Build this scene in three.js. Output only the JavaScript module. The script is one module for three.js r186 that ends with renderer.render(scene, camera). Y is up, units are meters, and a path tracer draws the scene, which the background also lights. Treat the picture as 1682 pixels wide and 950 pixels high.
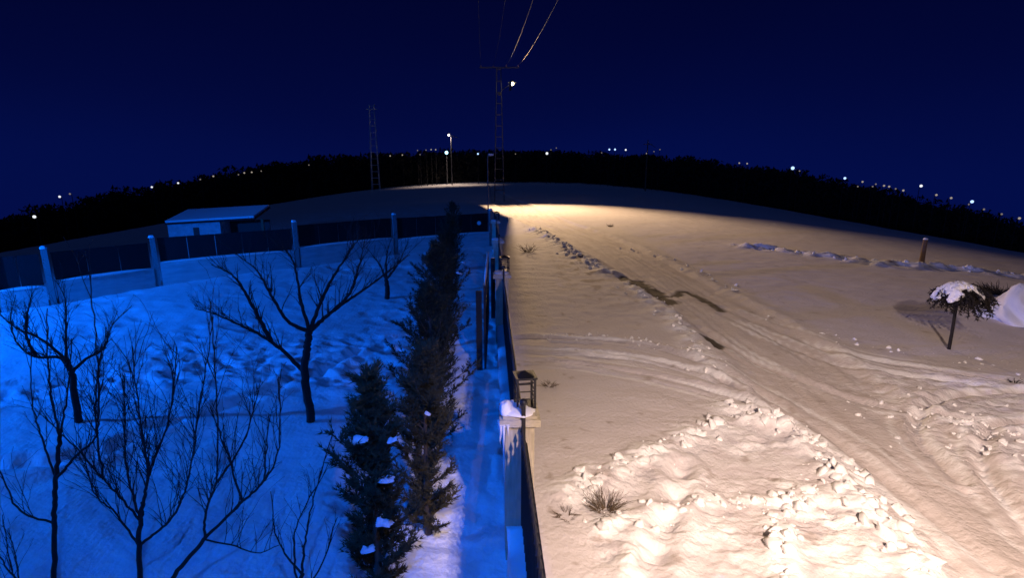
import * as THREE from 'three';
import { mergeGeometries } from 'three/addons/utils/BufferGeometryUtils.js';

// ---------------------------------------------------------------- camera, sky, moonlight, exposure
const scene = new THREE.Scene();
const camera = new THREE.PerspectiveCamera(56, 1024 / 579, 0.05, 1500);
camera.position.set(0, 5, 0);
camera.rotation.x = -13.2 * Math.PI / 180;
const renderer = new THREE.WebGLRenderer({ antialias: true });
renderer.setSize(1024, 579);
renderer.toneMapping = THREE.LinearToneMapping;
renderer.toneMappingExposure = 1;
renderer.shadowMap.enabled = true;

// seeded random + noise
function rng(seed) { let s = seed >>> 0; return () => { s = (s + 0x6D2B79F5) >>> 0; let t = s; t = Math.imul(t ^ (t >>> 15), t | 1); t ^= t + Math.imul(t ^ (t >>> 7), t | 61); return ((t ^ (t >>> 14)) >>> 0) / 4294967296; }; }
const PERM = new Uint16Array(1024), GX = new Float32Array(512), GY = new Float32Array(512), RV = new Float32Array(512);
{ const r = rng(77), p = [...Array(512).keys()];
  for (let i = 511; i > 0; i--) { const j = Math.floor(r() * (i + 1)); [p[i], p[j]] = [p[j], p[i]]; }
  for (let i = 0; i < 1024; i++) PERM[i] = p[i & 511];
  for (let i = 0; i < 512; i++) { const a = r() * 6.2832; GX[i] = Math.cos(a); GY[i] = Math.sin(a); RV[i] = r(); } }
function noise(x, y) {                                   // gradient noise, about -0.7 .. 0.7
  const xi = Math.floor(x), yi = Math.floor(y), fx = x - xi, fy = y - yi, X = xi & 511, Y = yi & 511;
  const u = fx * fx * fx * (fx * (fx * 6 - 15) + 10), v = fy * fy * fy * (fy * (fy * 6 - 15) + 10);
  const a = PERM[PERM[X] + Y], b = PERM[PERM[(X + 1) & 511] + Y], c = PERM[PERM[X] + ((Y + 1) & 511)], d = PERM[PERM[(X + 1) & 511] + ((Y + 1) & 511)];
  const p = GX[a] * fx + GY[a] * fy, q = GX[b] * (fx - 1) + GY[b] * fy, r = GX[c] * fx + GY[c] * (fy - 1), s = GX[d] * (fx - 1) + GY[d] * (fy - 1);
  return p + u * (q - p) + v * (r - p + u * (p - q - r + s));
}
const fbm = (x, y, n = 4) => { let s = 0, a = 1; for (let i = 0; i < n; i++) { s += a * noise(x, y); x = x * 2.03 + 17.1; y = y * 2.03 + 9.7; a *= 0.5; } return s; };
function cells(x, y) {                                   // distance to the nearest of scattered points
  const xi = Math.floor(x), yi = Math.floor(y); let m = 9;
  for (let i = -1; i < 2; i++) for (let j = -1; j < 2; j++) {
    const h = PERM[PERM[(xi + i) & 511] + ((yi + j) & 511)], dx = xi + i + RV[h] - x, dy = yi + j + RV[(h + 91) & 511] - y, d = dx * dx + dy * dy;
    if (d < m) m = d;
  }
  return Math.sqrt(m);
}
const sm = (a, b, x) => { const t = Math.min(1, Math.max(0, (x - a) / (b - a))); return t * t * (3 - 2 * t); };
const lerp = (a, b, t) => a + (b - a) * t;

{ // clear night sky, deep blue, a little paler toward the horizon and the west
  const W = 128, Hh = 64, d = new Float32Array(W * Hh * 4);
  for (let j = 0; j < Hh; j++) for (let i = 0; i < W; i++) {
    const el = ((j + 0.5) / Hh - 0.5) * Math.PI, az = ((i + 0.5) / W) * 2 * Math.PI;
    const k = Math.exp(-Math.max(0, el) / 0.2), o = (j * W + i) * 4;
    const wisps = 1 + 0.25 * noise(Math.cos(az) * 2.2 + 9, el * 9 + Math.sin(az) * 2);
    d[o] = 0.0004 + 0.0005 * k; d[o + 1] = 0.0006 + 0.0036 * k * wisps; d[o + 2] = 0.012 + 0.052 * k * wisps; d[o + 3] = 1;
  }
  const t = new THREE.DataTexture(d, W, Hh, THREE.RGBAFormat, THREE.FloatType);
  t.mapping = THREE.EquirectangularReflectionMapping; t.magFilter = t.minFilter = THREE.LinearFilter; t.needsUpdate = true;
  scene.background = t; scene.environment = t;
}
const moon = new THREE.DirectionalLight(new THREE.Color().setRGB(0.08, 0.28, 1), 0.12);
moon.position.set(-60, 90, 40); moon.target.position.set(0, 0, -40); moon.castShadow = true; moon.shadow.radius = 24;
Object.assign(moon.shadow.camera, { left: -140, right: 140, top: 140, bottom: -140, near: 1, far: 400 });
scene.add(moon, moon.target);

const WARM = new THREE.Color().setRGB(1, 0.735, 0.60), GOLD = new THREE.Color().setRGB(1, 0.66, 0.36), BLUE = new THREE.Color().setRGB(0.0, 0.135, 1);
const P_STREET = 980, P_PYLON = 5200, P_FLOOD = 1750, P_WALL = 180;

// ---------------------------------------------------------------- helpers
const names = {};
function numbered(n) { const k = (names[n] = (names[n] ?? -1) + 1); return k ? `${n}_${String(k).padStart(3, '0')}` : n; }
function tag(o, label, category, group, kind) { Object.assign(o.userData, { label, category }); if (group) o.userData.group = group; if (kind) o.userData.kind = kind; return o; }
function thing(name, label, category, pos = [0, 0, 0], turn = 0, group) {
  const o = new THREE.Group(); o.name = numbered(name); o.position.set(...pos); o.rotation.y = turn; scene.add(o); return tag(o, label, category, group);
}
function obj(name, geo, mat, parent = scene) {
  const m = new THREE.Mesh(Array.isArray(geo) ? (geo.length > 1 ? mergeGeometries(geo.map(g => plain(g))) : geo[0]) : geo, mat);
  m.name = parent === scene ? numbered(name) : name; m.castShadow = m.receiveShadow = true; parent.add(m); return m;
}
function plain(g) { g = g.index ? g.toNonIndexed() : g; for (const k of Object.keys(g.attributes)) if (!['position', 'normal', 'uv'].includes(k)) g.deleteAttribute(k); return g; }
function box(w, h, d, x = 0, y = 0, z = 0, ry = 0) { const g = new THREE.BoxGeometry(w, h, d); if (ry) g.rotateY(ry); g.translate(x, y, z); return g; }
function bar(a, b, r, sides = 6) {
  const A = new THREE.Vector3(...a), B = new THREE.Vector3(...b), d = B.clone().sub(A), g = new THREE.CylinderGeometry(r, r, d.length(), sides);
  g.applyQuaternion(new THREE.Quaternion().setFromUnitVectors(new THREE.Vector3(0, 1, 0), d.normalize())); g.translate(...A.add(B).multiplyScalar(0.5).toArray()); return g;
}
class Twigs {                                            // collects tapered tubes into one geometry
  constructor() { this.p = []; this.n = []; this.i = []; }
  tube(pts, radii, sides = 5) {
    const base = this.p.length / 3, up = new THREE.Vector3(0.31, 0.2, 0.93), d = new THREE.Vector3(), u = new THREE.Vector3(), v = new THREE.Vector3();
    for (let k = 0; k < pts.length; k++) {
      d.copy(pts[Math.min(k + 1, pts.length - 1)]).sub(pts[Math.max(k - 1, 0)]).normalize();
      u.crossVectors(d, up).normalize(); v.crossVectors(d, u);
      for (let s = 0; s < sides; s++) {
        const a = s / sides * 6.28318, cx = Math.cos(a), sx = Math.sin(a), nx = u.x * cx + v.x * sx, ny = u.y * cx + v.y * sx, nz = u.z * cx + v.z * sx;
        this.p.push(pts[k].x + nx * radii[k], pts[k].y + ny * radii[k], pts[k].z + nz * radii[k]); this.n.push(nx, ny, nz);
      }
      if (k) for (let s = 0; s < sides; s++) { const a = base + (k - 1) * sides + s, b = base + (k - 1) * sides + (s + 1) % sides; this.i.push(a, b, a + sides, b, b + sides, a + sides); }
    }
  }
  geo() { const g = new THREE.BufferGeometry(); g.setAttribute('position', new THREE.Float32BufferAttribute(this.p, 3)); g.setAttribute('normal', new THREE.Float32BufferAttribute(this.n, 3)); g.setAttribute('uv', new THREE.Float32BufferAttribute(new Float32Array(this.p.length / 3 * 2), 2)); g.setIndex(this.i); return g; }
}
const V = (x, y, z) => new THREE.Vector3(x, y, z);

// textures
function noiseTex(n, fn, srgb) {
  const d = new Uint8Array(n * n * 4);
  for (let j = 0; j < n; j++) for (let i = 0; i < n; i++) { const c = fn(i / n, j / n), o = (j * n + i) * 4; for (let k = 0; k < 3; k++) d[o + k] = Math.max(0, Math.min(255, (Array.isArray(c) ? c[k] : c) * 255)); d[o + 3] = 255; }
  const t = new THREE.DataTexture(d, n, n); t.wrapS = t.wrapT = THREE.RepeatWrapping; t.magFilter = THREE.LinearFilter; t.minFilter = THREE.LinearMipmapLinearFilter; t.generateMipmaps = true;
  if (srgb) t.colorSpace = THREE.SRGBColorSpace; t.needsUpdate = true; return t;
}
// tileable by blending shifted copies
function tiled(f, u, v, s) { const a = sm(0, 1, u), b = sm(0, 1, v), F = (x, y) => f(x * s, y * s); return lerp(lerp(F(u + 1, v + 1), F(u, v + 1), a), lerp(F(u + 1, v), F(u, v), a), b); }
const snowBump = noiseTex(512, (u, v) => 0.5 + 0.35 * tiled((x, y) => fbm(x, y, 5), u, v, 14));
snowBump.repeat.set(1 / 1.1, 1 / 1.1);
const std = (c, rough = 0.8, more = {}) => new THREE.MeshStandardMaterial({ color: Array.isArray(c) ? new THREE.Color().setRGB(...c) : c, roughness: rough, ...more });
const plasterTex = noiseTex(256, (u, v) => 0.86 + 0.14 * tiled((x, y) => fbm(x, y, 4), u, v, 9), true);
const M = {
  snow: new THREE.MeshStandardMaterial({ vertexColors: true, roughness: 0.85, bumpMap: snowBump, bumpScale: 0.032 }),
  snowTwo: std([0.84, 0.84, 0.86], 0.85, { side: THREE.DoubleSide }), clod: std([0.88, 0.87, 0.86], 0.85), snowPlain: std([0.84, 0.84, 0.86], 0.85),
  bark: std([0.016, 0.012, 0.010], 0.95), bark2: std([0.085, 0.062, 0.045], 0.95),
  needle: std([0.056, 0.053, 0.021], 0.9, { side: THREE.DoubleSide }), needle2: std([0.080, 0.066, 0.028], 0.9, { side: THREE.DoubleSide }), needle3: std([0.024, 0.027, 0.013], 0.9, { side: THREE.DoubleSide }),
  postGrey: std([0.30, 0.30, 0.30], 0.9, { map: plasterTex }), cream: std([0.66, 0.58, 0.42], 0.9, { map: plasterTex }), creamCap: std([0.70, 0.63, 0.48], 0.9, { map: plasterTex }), concrete: std([0.45, 0.44, 0.42], 0.9, { map: plasterTex }),
  iron: std([0.014, 0.014, 0.017], 0.55, { metalness: 0.2 }), sheet: std([0.035, 0.038, 0.05], 0.5, { metalness: 0.25 }), sheet2: std([0.007, 0.007, 0.010], 0.7, { metalness: 0.2 }),
  galvanised: std([0.75, 0.78, 0.8], 0.7), steel: std([0.09, 0.09, 0.10], 0.6, { metalness: 0.4 }), wood: std([0.16, 0.10, 0.06], 0.9), grass: std([0.12, 0.085, 0.05], 0.95),
  farTree: std([0.018, 0.016, 0.013], 1, { side: THREE.DoubleSide }), hill: std([0.02, 0.018, 0.016], 1),
  white: std([0.72, 0.73, 0.75], 0.9, { map: plasterTex }), door: std([0.05, 0.045, 0.04], 0.8), porcelain: std([0.35, 0.2, 0.14], 0.3), wire: std([0.03, 0.03, 0.035], 0.6),
};
const glow = (r, g, b, k) => new THREE.MeshStandardMaterial({ color: 0x111111, emissive: new THREE.Color().setRGB(r, g, b), emissiveIntensity: k, roughness: 0.6 });

// ---------------------------------------------------------------- terrain
const drop = x => { const a = Math.max(0, Math.abs(x) - 5) / 63; return -7.3 * a * a * (a < 2.2 ? 1 : (2.2 / a) ** 1.2); };
const fenceX = z => 0.36 + 0.043 * z;                    // line of the street fence
class Line {                                             // distance to a polyline, with progress along it and side
  constructor(pts, pad) { this.s = []; let l = 0; for (let i = 1; i < pts.length; i++) { const [a, b] = pts[i - 1], [c, d] = pts[i], n = Math.hypot(c - a, d - b); this.s.push([a, b, (c - a) / n, (d - b) / n, n, l]); l += n; } const xs = pts.map(p => p[0]), zs = pts.map(p => p[1]); this.bb = [Math.min(...xs) - pad, Math.max(...xs) + pad, Math.min(...zs) - pad, Math.max(...zs) + pad]; }
  at(x, z) {
    const b = this.bb; if (x < b[0] || x > b[1] || z < b[2] || z > b[3]) return null;
    let best = 1e9, al = 0, sd = 0;
    for (const [px, pz, dx, dz, n, l] of this.s) { const rx = x - px, rz = z - pz, t = Math.max(0, Math.min(n, rx * dx + rz * dz)), ex = rx - dx * t, ez = rz - dz * t, e = ex * ex + ez * ez; if (e < best) { best = e; al = l + t; sd = Math.sign(dx * ez - dz * ex); } }
    return { d: Math.sqrt(best), l: al, s: sd };
  }
}
const catmull = (pts, n = 8) => new THREE.CatmullRomCurve3(pts.map(p => V(p[0], 0, p[1])), false, 'centripetal').getPoints(pts.length * n).map(p => [p.x, p.z]);
const ROAD = new Line(catmull([[4.6, 9], [5.6, -1], [6.2, -5.6], [6.75, -8.3], [7.05, -11.2], [7.3, -14], [7.0, -20.3], [5.5, -33.3], [2.6, -48], [1.0, -60], [-1.0, -72], [-4, -92], [-7, -122]], 4), 4);
const roadHalf = l => lerp(1.05, 1.5, sm(10, 22, l)) + 0.45 * sm(30, 45, l);
const BANK = new Line(catmull([[4.55, -10.4], [5.0, -9.7], [5.3, -9.1], [5.35, -8.0], [5.2, -6.7], [5.05, -5.3], [4.8, -3.5]]), 2);
const RIDGE2 = new Line(catmull([[4.9, -9.9], [3.7, -9.45], [2.56, -8.7], [1.57, -7.95], [0.85, -7.4]]), 2);
const RIDGE3 = new Line(catmull([[1.6, -41], [2.4, -36.7], [3.7, -27.5], [4.5, -24.0]]), 3);
const RIDGE4 = new Line(catmull([[3.2, -5.1], [3.6, -6.3], [4.1, -7.1], [5.1, -7.5]]), 2);
const RIDGE5 = new Line(catmull([[1.3, -6.7], [2.4, -7.1], [3.4, -7.3], [4.4, -7.2]]), 2);
const RIDGE6 = new Line(catmull([[4.8, -22], [5.15, -18.5], [5.1, -15], [4.9, -12.4]]), 2);
const FOOT = new Line(catmull([[2.84, -8.2], [2.4, -7.2], [1.97, -6.38], [1.6, -5.5], [1.5, -4.4]]), 1.2);
const TRACKS = [[[[0.0, -15.1], [2.1, -15.0], [3.76, -14.5], [4.97, -13.1], [5.6, -11.4], [6.1, -9.2], [6.2, -6]], 0.15], [[[0.1, -14.1], [2.1, -14.0], [3.7, -13.4], [4.9, -12.2], [5.7, -10.2]], 0.13], [[[0.3, -13.3], [2.13, -12.9], [3.75, -12.1], [4.9, -11.0], [5.6, -9.4]], 0.14],
  [[[13, -10.2], [10.6, -10.05], [9.5, -9.75], [8.55, -9.0], [7.9, -8.1], [7.3, -6.5]], 0.13], [[[13, -9.2], [10.9, -9.1], [9.9, -8.9], [9.0, -8.2], [8.4, -7.1]], 0.13], [[[14, -11.8], [11.7, -11.6], [9.7, -11.2], [8.45, -10.4], [7.8, -9.5], [7.4, -8]], 0.13],
  [[[5.9, -16.5], [6.5, -13.5], [7.3, -11.8], [8.2, -10.7], [9.4, -9.9], [13, -9.0]], 0.14], [[[7.6, -19], [8.3, -16.4], [9.1, -13.9], [10.6, -12.9], [12.8, -12.0], [16, -11.6]], 0.16], [[[7.2, -18], [7.9, -15.2], [8.8, -13.1], [10.3, -12.2], [13, -11.2]], 0.15]]
  .map(([p, w]) => [new Line(catmull(p), 1.3), w]);
const LUMPS = new Line([[14.5, -33.5], [16.5, -31.9], [18.5, -30.3], [19.6, -28.8], [22.5, -28.6], [27, -27.5]], 3);
const TRAIL = new Line(catmull([[-12, -8.2], [-8.7, -8.3], [-7.4, -8.7], [-6.8, -9.8], [-5.4, -11.4], [-4.2, -14]]), 1.5);
const TRAIL2 = new Line(catmull([[-11, -11.4], [-9, -12.4], [-7, -13.1], [-5, -13.0], [-3.2, -12.2]]), 2);
const WALK = new Line([[-0.35, -3], [-0.4, -9], [-0.75, -18], [-1.3, -30]], 1);
const BARE = [[new Line([[5.25, -23.0], [5.5, -21.8], [5.65, -20.6], [5.7, -19.6]], 2), 0.48], [new Line([[5.8, -20.4], [6.1, -20.55], [6.55, -20.7], [6.8, -21.4], [7.1, -21.2], [7.25, -20.2], [7.35, -18.4]], 1.5), 0.16], [new Line([[5.8, -15.3], [5.9, -14.7]], 1), 0.2]];
const BACK = [[-24.5, -13.2], [-18.6, -18.92], [-17.37, -19.99], [-15.09, -22.69], [-10.45, -26.12], [-6.44, -29.77], [-1.3, -33.05]];
const backZ = x => { if (x < -24.5) return 99; for (let i = 1; i < BACK.length; i++) if (x < BACK[i][0]) return lerp(BACK[i - 1][1], BACK[i][1], (x - BACK[i - 1][0]) / (BACK[i][0] - BACK[i - 1][0])); return -33.05; };
function inPoly(x, z) { return sm(0.6, 1.6, x) * sm(5.6, 5.0, x) * sm(-9.8 + 0.28 * (5 - x), -9.0 + 0.28 * (5 - x), z) * sm(0, -3, z); }
const SNOW = [0.84, 0.84, 0.86], CRUST = [0.63, 0.58, 0.575], FRESH = [0.90, 0.89, 0.88], PACK = [0.62, 0.56, 0.53], MUD = [0.035, 0.024, 0.016], DIRT = [0.30, 0.23, 0.18];
function ground(x, z, col) {                             // height; col receives the base colour
  let y = drop(x) + 0.10 * fbm(x * 0.12 + 3, z * 0.12, 3) * sm(0.2, 3, Math.abs(x - fenceX(z)));
  const far = sm(90, 45, -z);
  let r = SNOW[0], g = SNOW[1], b = SNOW[2], mix = (c, k) => { r = lerp(r, c[0], k); g = lerp(g, c[1], k); b = lerp(b, c[2], k); };
  if (x > fenceX(z)) {                                   // the lane side: old crusted snow, whiter where it was broken up
    mix(CRUST, 0.92 + 0.08 * noise(x * 0.6, z * 0.6)); let fresh = 0;
    let churn = inPoly(x, z) * (0.35 + 0.65 * sm(-0.15, 0.3, noise(x * 0.8 + 1, z * 0.8)));
    y += 0.03 * noise(x * 1.3, z * 1.6 + 5) * far;
    // wind ripples and trodden spots
    y += (0.009 * noise(x * 2.2 + 4, z * 5.5) + 0.02 * fbm(x * 5, z * 5 + 9, 3) * sm(-0.1, 0.35, noise(x * 0.5, z * 0.5 + 3))) * far;
    const rd = ROAD.at(x, z); let road = 0;
    if (rd) {
      const h = roadHalf(rd.l) + 0.14 * noise(rd.l * 0.9, rd.s * 7), o = rd.d * rd.s; road = sm(h + 0.25, h - 0.12, rd.d);
      if (road > 0) {
        y -= 0.11 * road;
        y += road * (0.035 * noise(o * 6.5 + 3, rd.l * 0.35) + 0.02 * noise(o * 15, rd.l * 0.9) + 0.012 * fbm(x * 8, z * 8, 2));
        for (const q of [-0.78, -0.55, 0.52, 0.76]) y -= road * 0.045 * Math.exp(-(((o - q - 0.12 * noise(rd.l * 0.15, q * 9)) / 0.1) ** 2));
        mix(PACK, road * 0.85); mix(DIRT, road * 0.25 * sm(0.05, 0.5, fbm(o * 2.4, rd.l * 0.22 + 8, 3)));
      }
      y += 0.06 * far * sm(0.5, 0.05, Math.abs(rd.d - h - 0.25)) * (0.6 + 0.8 * noise(x * 3, z * 3));
    }
    const ridge = (L, hgt, w, lum) => { const q = L.at(x, z); if (!q) return; const ww = w * (1 + 0.5 * noise(q.l * 1.1, 3)), k = Math.exp(-((q.d / ww) ** 2)); y += k * hgt * (0.75 + 0.9 * noise(q.l * 1.6, q.s + 5)); churn = Math.max(churn, k * lum); };
    ridge(BANK, 0.15, 0.42, 1.4); ridge(RIDGE2, 0.10, 0.35, 1.25); ridge(RIDGE3, 0.2, 0.5, 0.9); ridge(RIDGE4, 0.08, 0.28, 1.2); ridge(RIDGE5, 0.07, 0.24, 1.1); ridge(RIDGE6, 0.07, 0.35, 1.1);
    const lu = LUMPS.at(x, z); if (lu) { const k = Math.exp(-((lu.d / 0.9) ** 2)); y += k * (0.12 + 0.3 * noise(x * 1.1, z * 1.1) + 0.2 * fbm(x * 2.6, z * 2.6, 3)); churn = Math.max(churn, k); mix(DIRT, k * sm(-0.1, 0.3, fbm(x * 1.9, z * 1.9, 3)) * 0.95); }
    const sc = sm(10.5, 4.5, x) * sm(-26, -21, z) * sm(-15, -18, z) * sm(3.4, 4.2, x); churn = Math.max(churn, 0.25 * sc);
    if (churn > 0.02) {
      const c1 = cells(x * 2.1 + 0.3 * noise(x * 3, z * 3), z * 2.4), c2 = cells(x * 5.3 + 3, z * 5.3);
      y += churn * (0.05 * sm(0.75, 0.1, c1) * (0.6 + 0.8 * noise(x * 0.9 + 2, z * 0.9)) + 0.045 * sm(0.7, 0.15, c2) * sm(-0.1, 0.3, noise(x * 1.2, z * 1.2 + 7)) + 0.03 * noise(x * 2.4, z * 1.9) + 0.05 * fbm(x * 5.6 + 7, z * 5.6, 4) + 0.05 * Math.max(0, noise(x * 9, z * 9) - 0.1));
      fresh = Math.min(1, churn) * sm(-0.25, 0.35, fbm(x * 2.3 + 5, z * 2.3, 3) + 0.5 * sm(0.6, 0.15, c1));
    }
    // churned turning place at the right of the lane
    const tp = sm(7.6, 8.6, x) * sm(13.5, 11, x) * sm(-13.2, -12.2, z) * sm(-6, -8, z);
    if (tp > 0) y += tp * (0.05 * sm(0.7, 0.2, cells(x * 5, z * 5)) * sm(-0.3, 0.3, noise(x * 1.7, z * 1.7)) + 0.05 * noise(x * 3, z * 3) + 0.03 * noise(x * 9, z * 9)); fresh = Math.max(fresh, tp * 0.8 * sm(0, 0.4, fbm(x * 3, z * 3 + 2, 3)));
    const tl = sm(4.5, 3.5, x) * sm(-16.5, -15.2, z) * sm(-11.5, -13, z); if (tl > 0) y += tl * 0.035 * noise(x * 0.8, z * 7);
    let streak = 0;
    for (let ti = 0; ti < TRACKS.length; ti++) {
      const [L, w] = TRACKS[ti], q = L.at(x, z); if (!q) continue; const wob = 1 + 0.3 * noise(q.l * 1.3, w * 90), o = q.d * q.s, dp = ti > 2 && ti < 6 ? 2.2 : 1;
      y += -0.055 * dp * Math.exp(-((q.d / (w * wob * 0.8)) ** 2)) + 0.05 * Math.exp(-(((q.d - w * 1.7) / (w * 0.6)) ** 2)) * (0.4 + 1.3 * Math.abs(noise(q.l * 2.2, q.s * 3)));
      const k = sm(0.9, 0.2, q.d) * sm(0, 1.5, q.l); if (k > streak) { streak = k; y += k * (0.036 * noise(o * 8 + ti * 7, q.l * 0.28) + 0.014 * noise(o * 19, q.l * 0.7)); fresh = Math.max(fresh, k * sm(0.05, 0.3, noise(o * 5 + ti * 7, q.l * 0.22 + 4))); }
      mix(PACK, 0.6 * Math.exp(-((q.d / w) ** 2)));
    }
    mix(FRESH, fresh);
    const f = FOOT.at(x, z); if (f) { y += -0.12 * Math.exp(-((f.d / 0.17) ** 2)) * sm(-0.5, 0.5, Math.sin(f.l * 9)) + 0.07 * Math.exp(-(((f.d - 0.3) / 0.15) ** 2)); }
    for (const [L, w] of BARE) { const q = L.at(x, z); if (!q) continue; const k = sm(0.06, -0.06, q.d - w * (1 + 0.9 * fbm(x * 2.2, z * 1.3, 3))); if (k > 0) { mix(MUD, k * 0.96); y -= 0.03 * k; } }
    // straw and soil poking through beside the pillars
    const st = sm(0.05, 0.35, fbm(x * 1.9 + 31, z * 1.2, 3)) * (Math.exp(-(((x - 3.4) / 1.3) ** 2) - ((z + 26) / 6) ** 2)); mix(DIRT, st * 0.95);
    const sp = sm(0.52, 0.58, fbm(x * 2.6 + 11, z * 2.1 + 4, 3)) * far; mix(DIRT, sp * 0.5);
  } else {                                               // the garden side
    if (z < backZ(x)) mix(CRUST, 0.92);
    y += 0.05 * noise(x * 0.8 + 7, z * 0.8) + 0.03 * fbm(x * 2.1, z * 2.6, 4) * far;
    for (const L of [TRAIL, TRAIL2]) { const q = L.at(x, z); if (q) { const w = L === TRAIL ? 0.22 : 0.7; y += -0.13 * Math.exp(-((q.d / w) ** 2)) * sm(-0.1, 0.4, noise(x * 2.7, z * 3.2) + (L === TRAIL ? 0.25 : 0)) + 0.05 * Math.exp(-(((q.d - w * 1.6) / 0.18) ** 2)); } }
    const tr = sm(-17, -14, z) * sm(-10.5, -12, z) * sm(-12, -9, x) * sm(-2.2, -3.2, x); if (tr > 0) y += tr * (0.045 * noise(x * 3.1, z * 4.4) + 0.03 * noise(x * 7, z * 8) - 0.05 * sm(0.42, 0.2, cells(x * 1.7, z * 2)));
    const wk = WALK.at(x, z); if (wk) y -= 0.09 * Math.exp(-((wk.d / 0.28) ** 2)) * (0.55 + 0.9 * noise(x * 4, wk.l * 1.9));
    y -= 0.06 * sm(0.5, 0.2, cells(x * 0.9 + 3, z * 1.1)) * sm(0.05, 0.3, noise(x * 0.35 + 2, z * 0.4)) * far;
  }
  if (col) { const v = 1 + 0.05 * noise(x * 0.7, z * 0.7 + 40); col[0] = r * v; col[1] = g * v; col[2] = b * v; }
  return y;
}
const flat = (x, z) => ground(x, z);

{ // one sheet of triangles, shared out between the snow field and the lane
  const xs = [], zs = [], NX = 900, U = Math.asinh(320 / 6);
  for (let i = 0; i <= NX; i++) xs.push(6 * Math.sinh(lerp(-U, U, i / NX)));
  for (const z of [60, 40, 25, 15, 9, 5, 2, 0.5, -0.5, -1.5, -2.2, -2.8]) zs.push(z);
  for (let z = 3.3; z < 520;) { zs.push(-z); z *= 1.0045 + 0.012 * sm(35, 110, z) + 0.03 * sm(120, 200, z); }
  const nx = xs.length, nz = zs.length, pos = new Float32Array(nx * nz * 3), colr = new Float32Array(nx * nz * 3), uv = new Float32Array(nx * nz * 2), c = [0, 0, 0];
  const onRoad = new Uint8Array(nx * nz);
  for (let j = 0; j < nz; j++) for (let i = 0; i < nx; i++) {
    const k = j * nx + i, x = xs[i], z = zs[j];
    pos[k * 3] = x; pos[k * 3 + 1] = ground(x, z, c); pos[k * 3 + 2] = z; colr.set(c, k * 3); uv[k * 2] = x; uv[k * 2 + 1] = z;
    const q = ROAD.at(x, z); onRoad[k] = q && q.d < roadHalf(q.l) + 0.1 ? 1 : 0;
  }
  const A = [], B = [];
  for (let j = 0; j < nz - 1; j++) for (let i = 0; i < nx - 1; i++) { const a = j * nx + i, b = a + 1, d = a + nx, e = d + 1; (onRoad[a] && onRoad[e] ? B : A).push(a, b, d, b, e, d); }
  const full = new THREE.BufferGeometry(); full.setAttribute('position', new THREE.BufferAttribute(pos, 3)); full.setIndex(new THREE.BufferAttribute(new Uint32Array(A.concat(B)), 1)); full.computeVertexNormals();
  const nor = full.attributes.normal.array;
  const cut = (idx, name) => {
    const map = new Int32Array(nx * nz).fill(-1), used = []; const id = new Uint32Array(idx.length);
    for (let q = 0; q < idx.length; q++) { let m = map[idx[q]]; if (m < 0) { m = map[idx[q]] = used.length; used.push(idx[q]); } id[q] = m; }
    const pick = (arr, n) => { const o = new Float32Array(used.length * n); used.forEach((u, q) => { for (let k = 0; k < n; k++) o[q * n + k] = arr[u * n + k]; }); return new THREE.BufferAttribute(o, n); };
    const g = new THREE.BufferGeometry(); g.setAttribute('position', pick(pos, 3)); g.setAttribute('normal', pick(nor, 3)); g.setAttribute('color', pick(colr, 3)); g.setAttribute('uv', pick(uv, 2)); g.setIndex(new THREE.BufferAttribute(id, 1));
    const m = obj(name, g, M.snow); m.userData.kind = 'structure'; return m;
  };
  cut(A, 'snow_ground'); cut(B, 'road');
}

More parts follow.
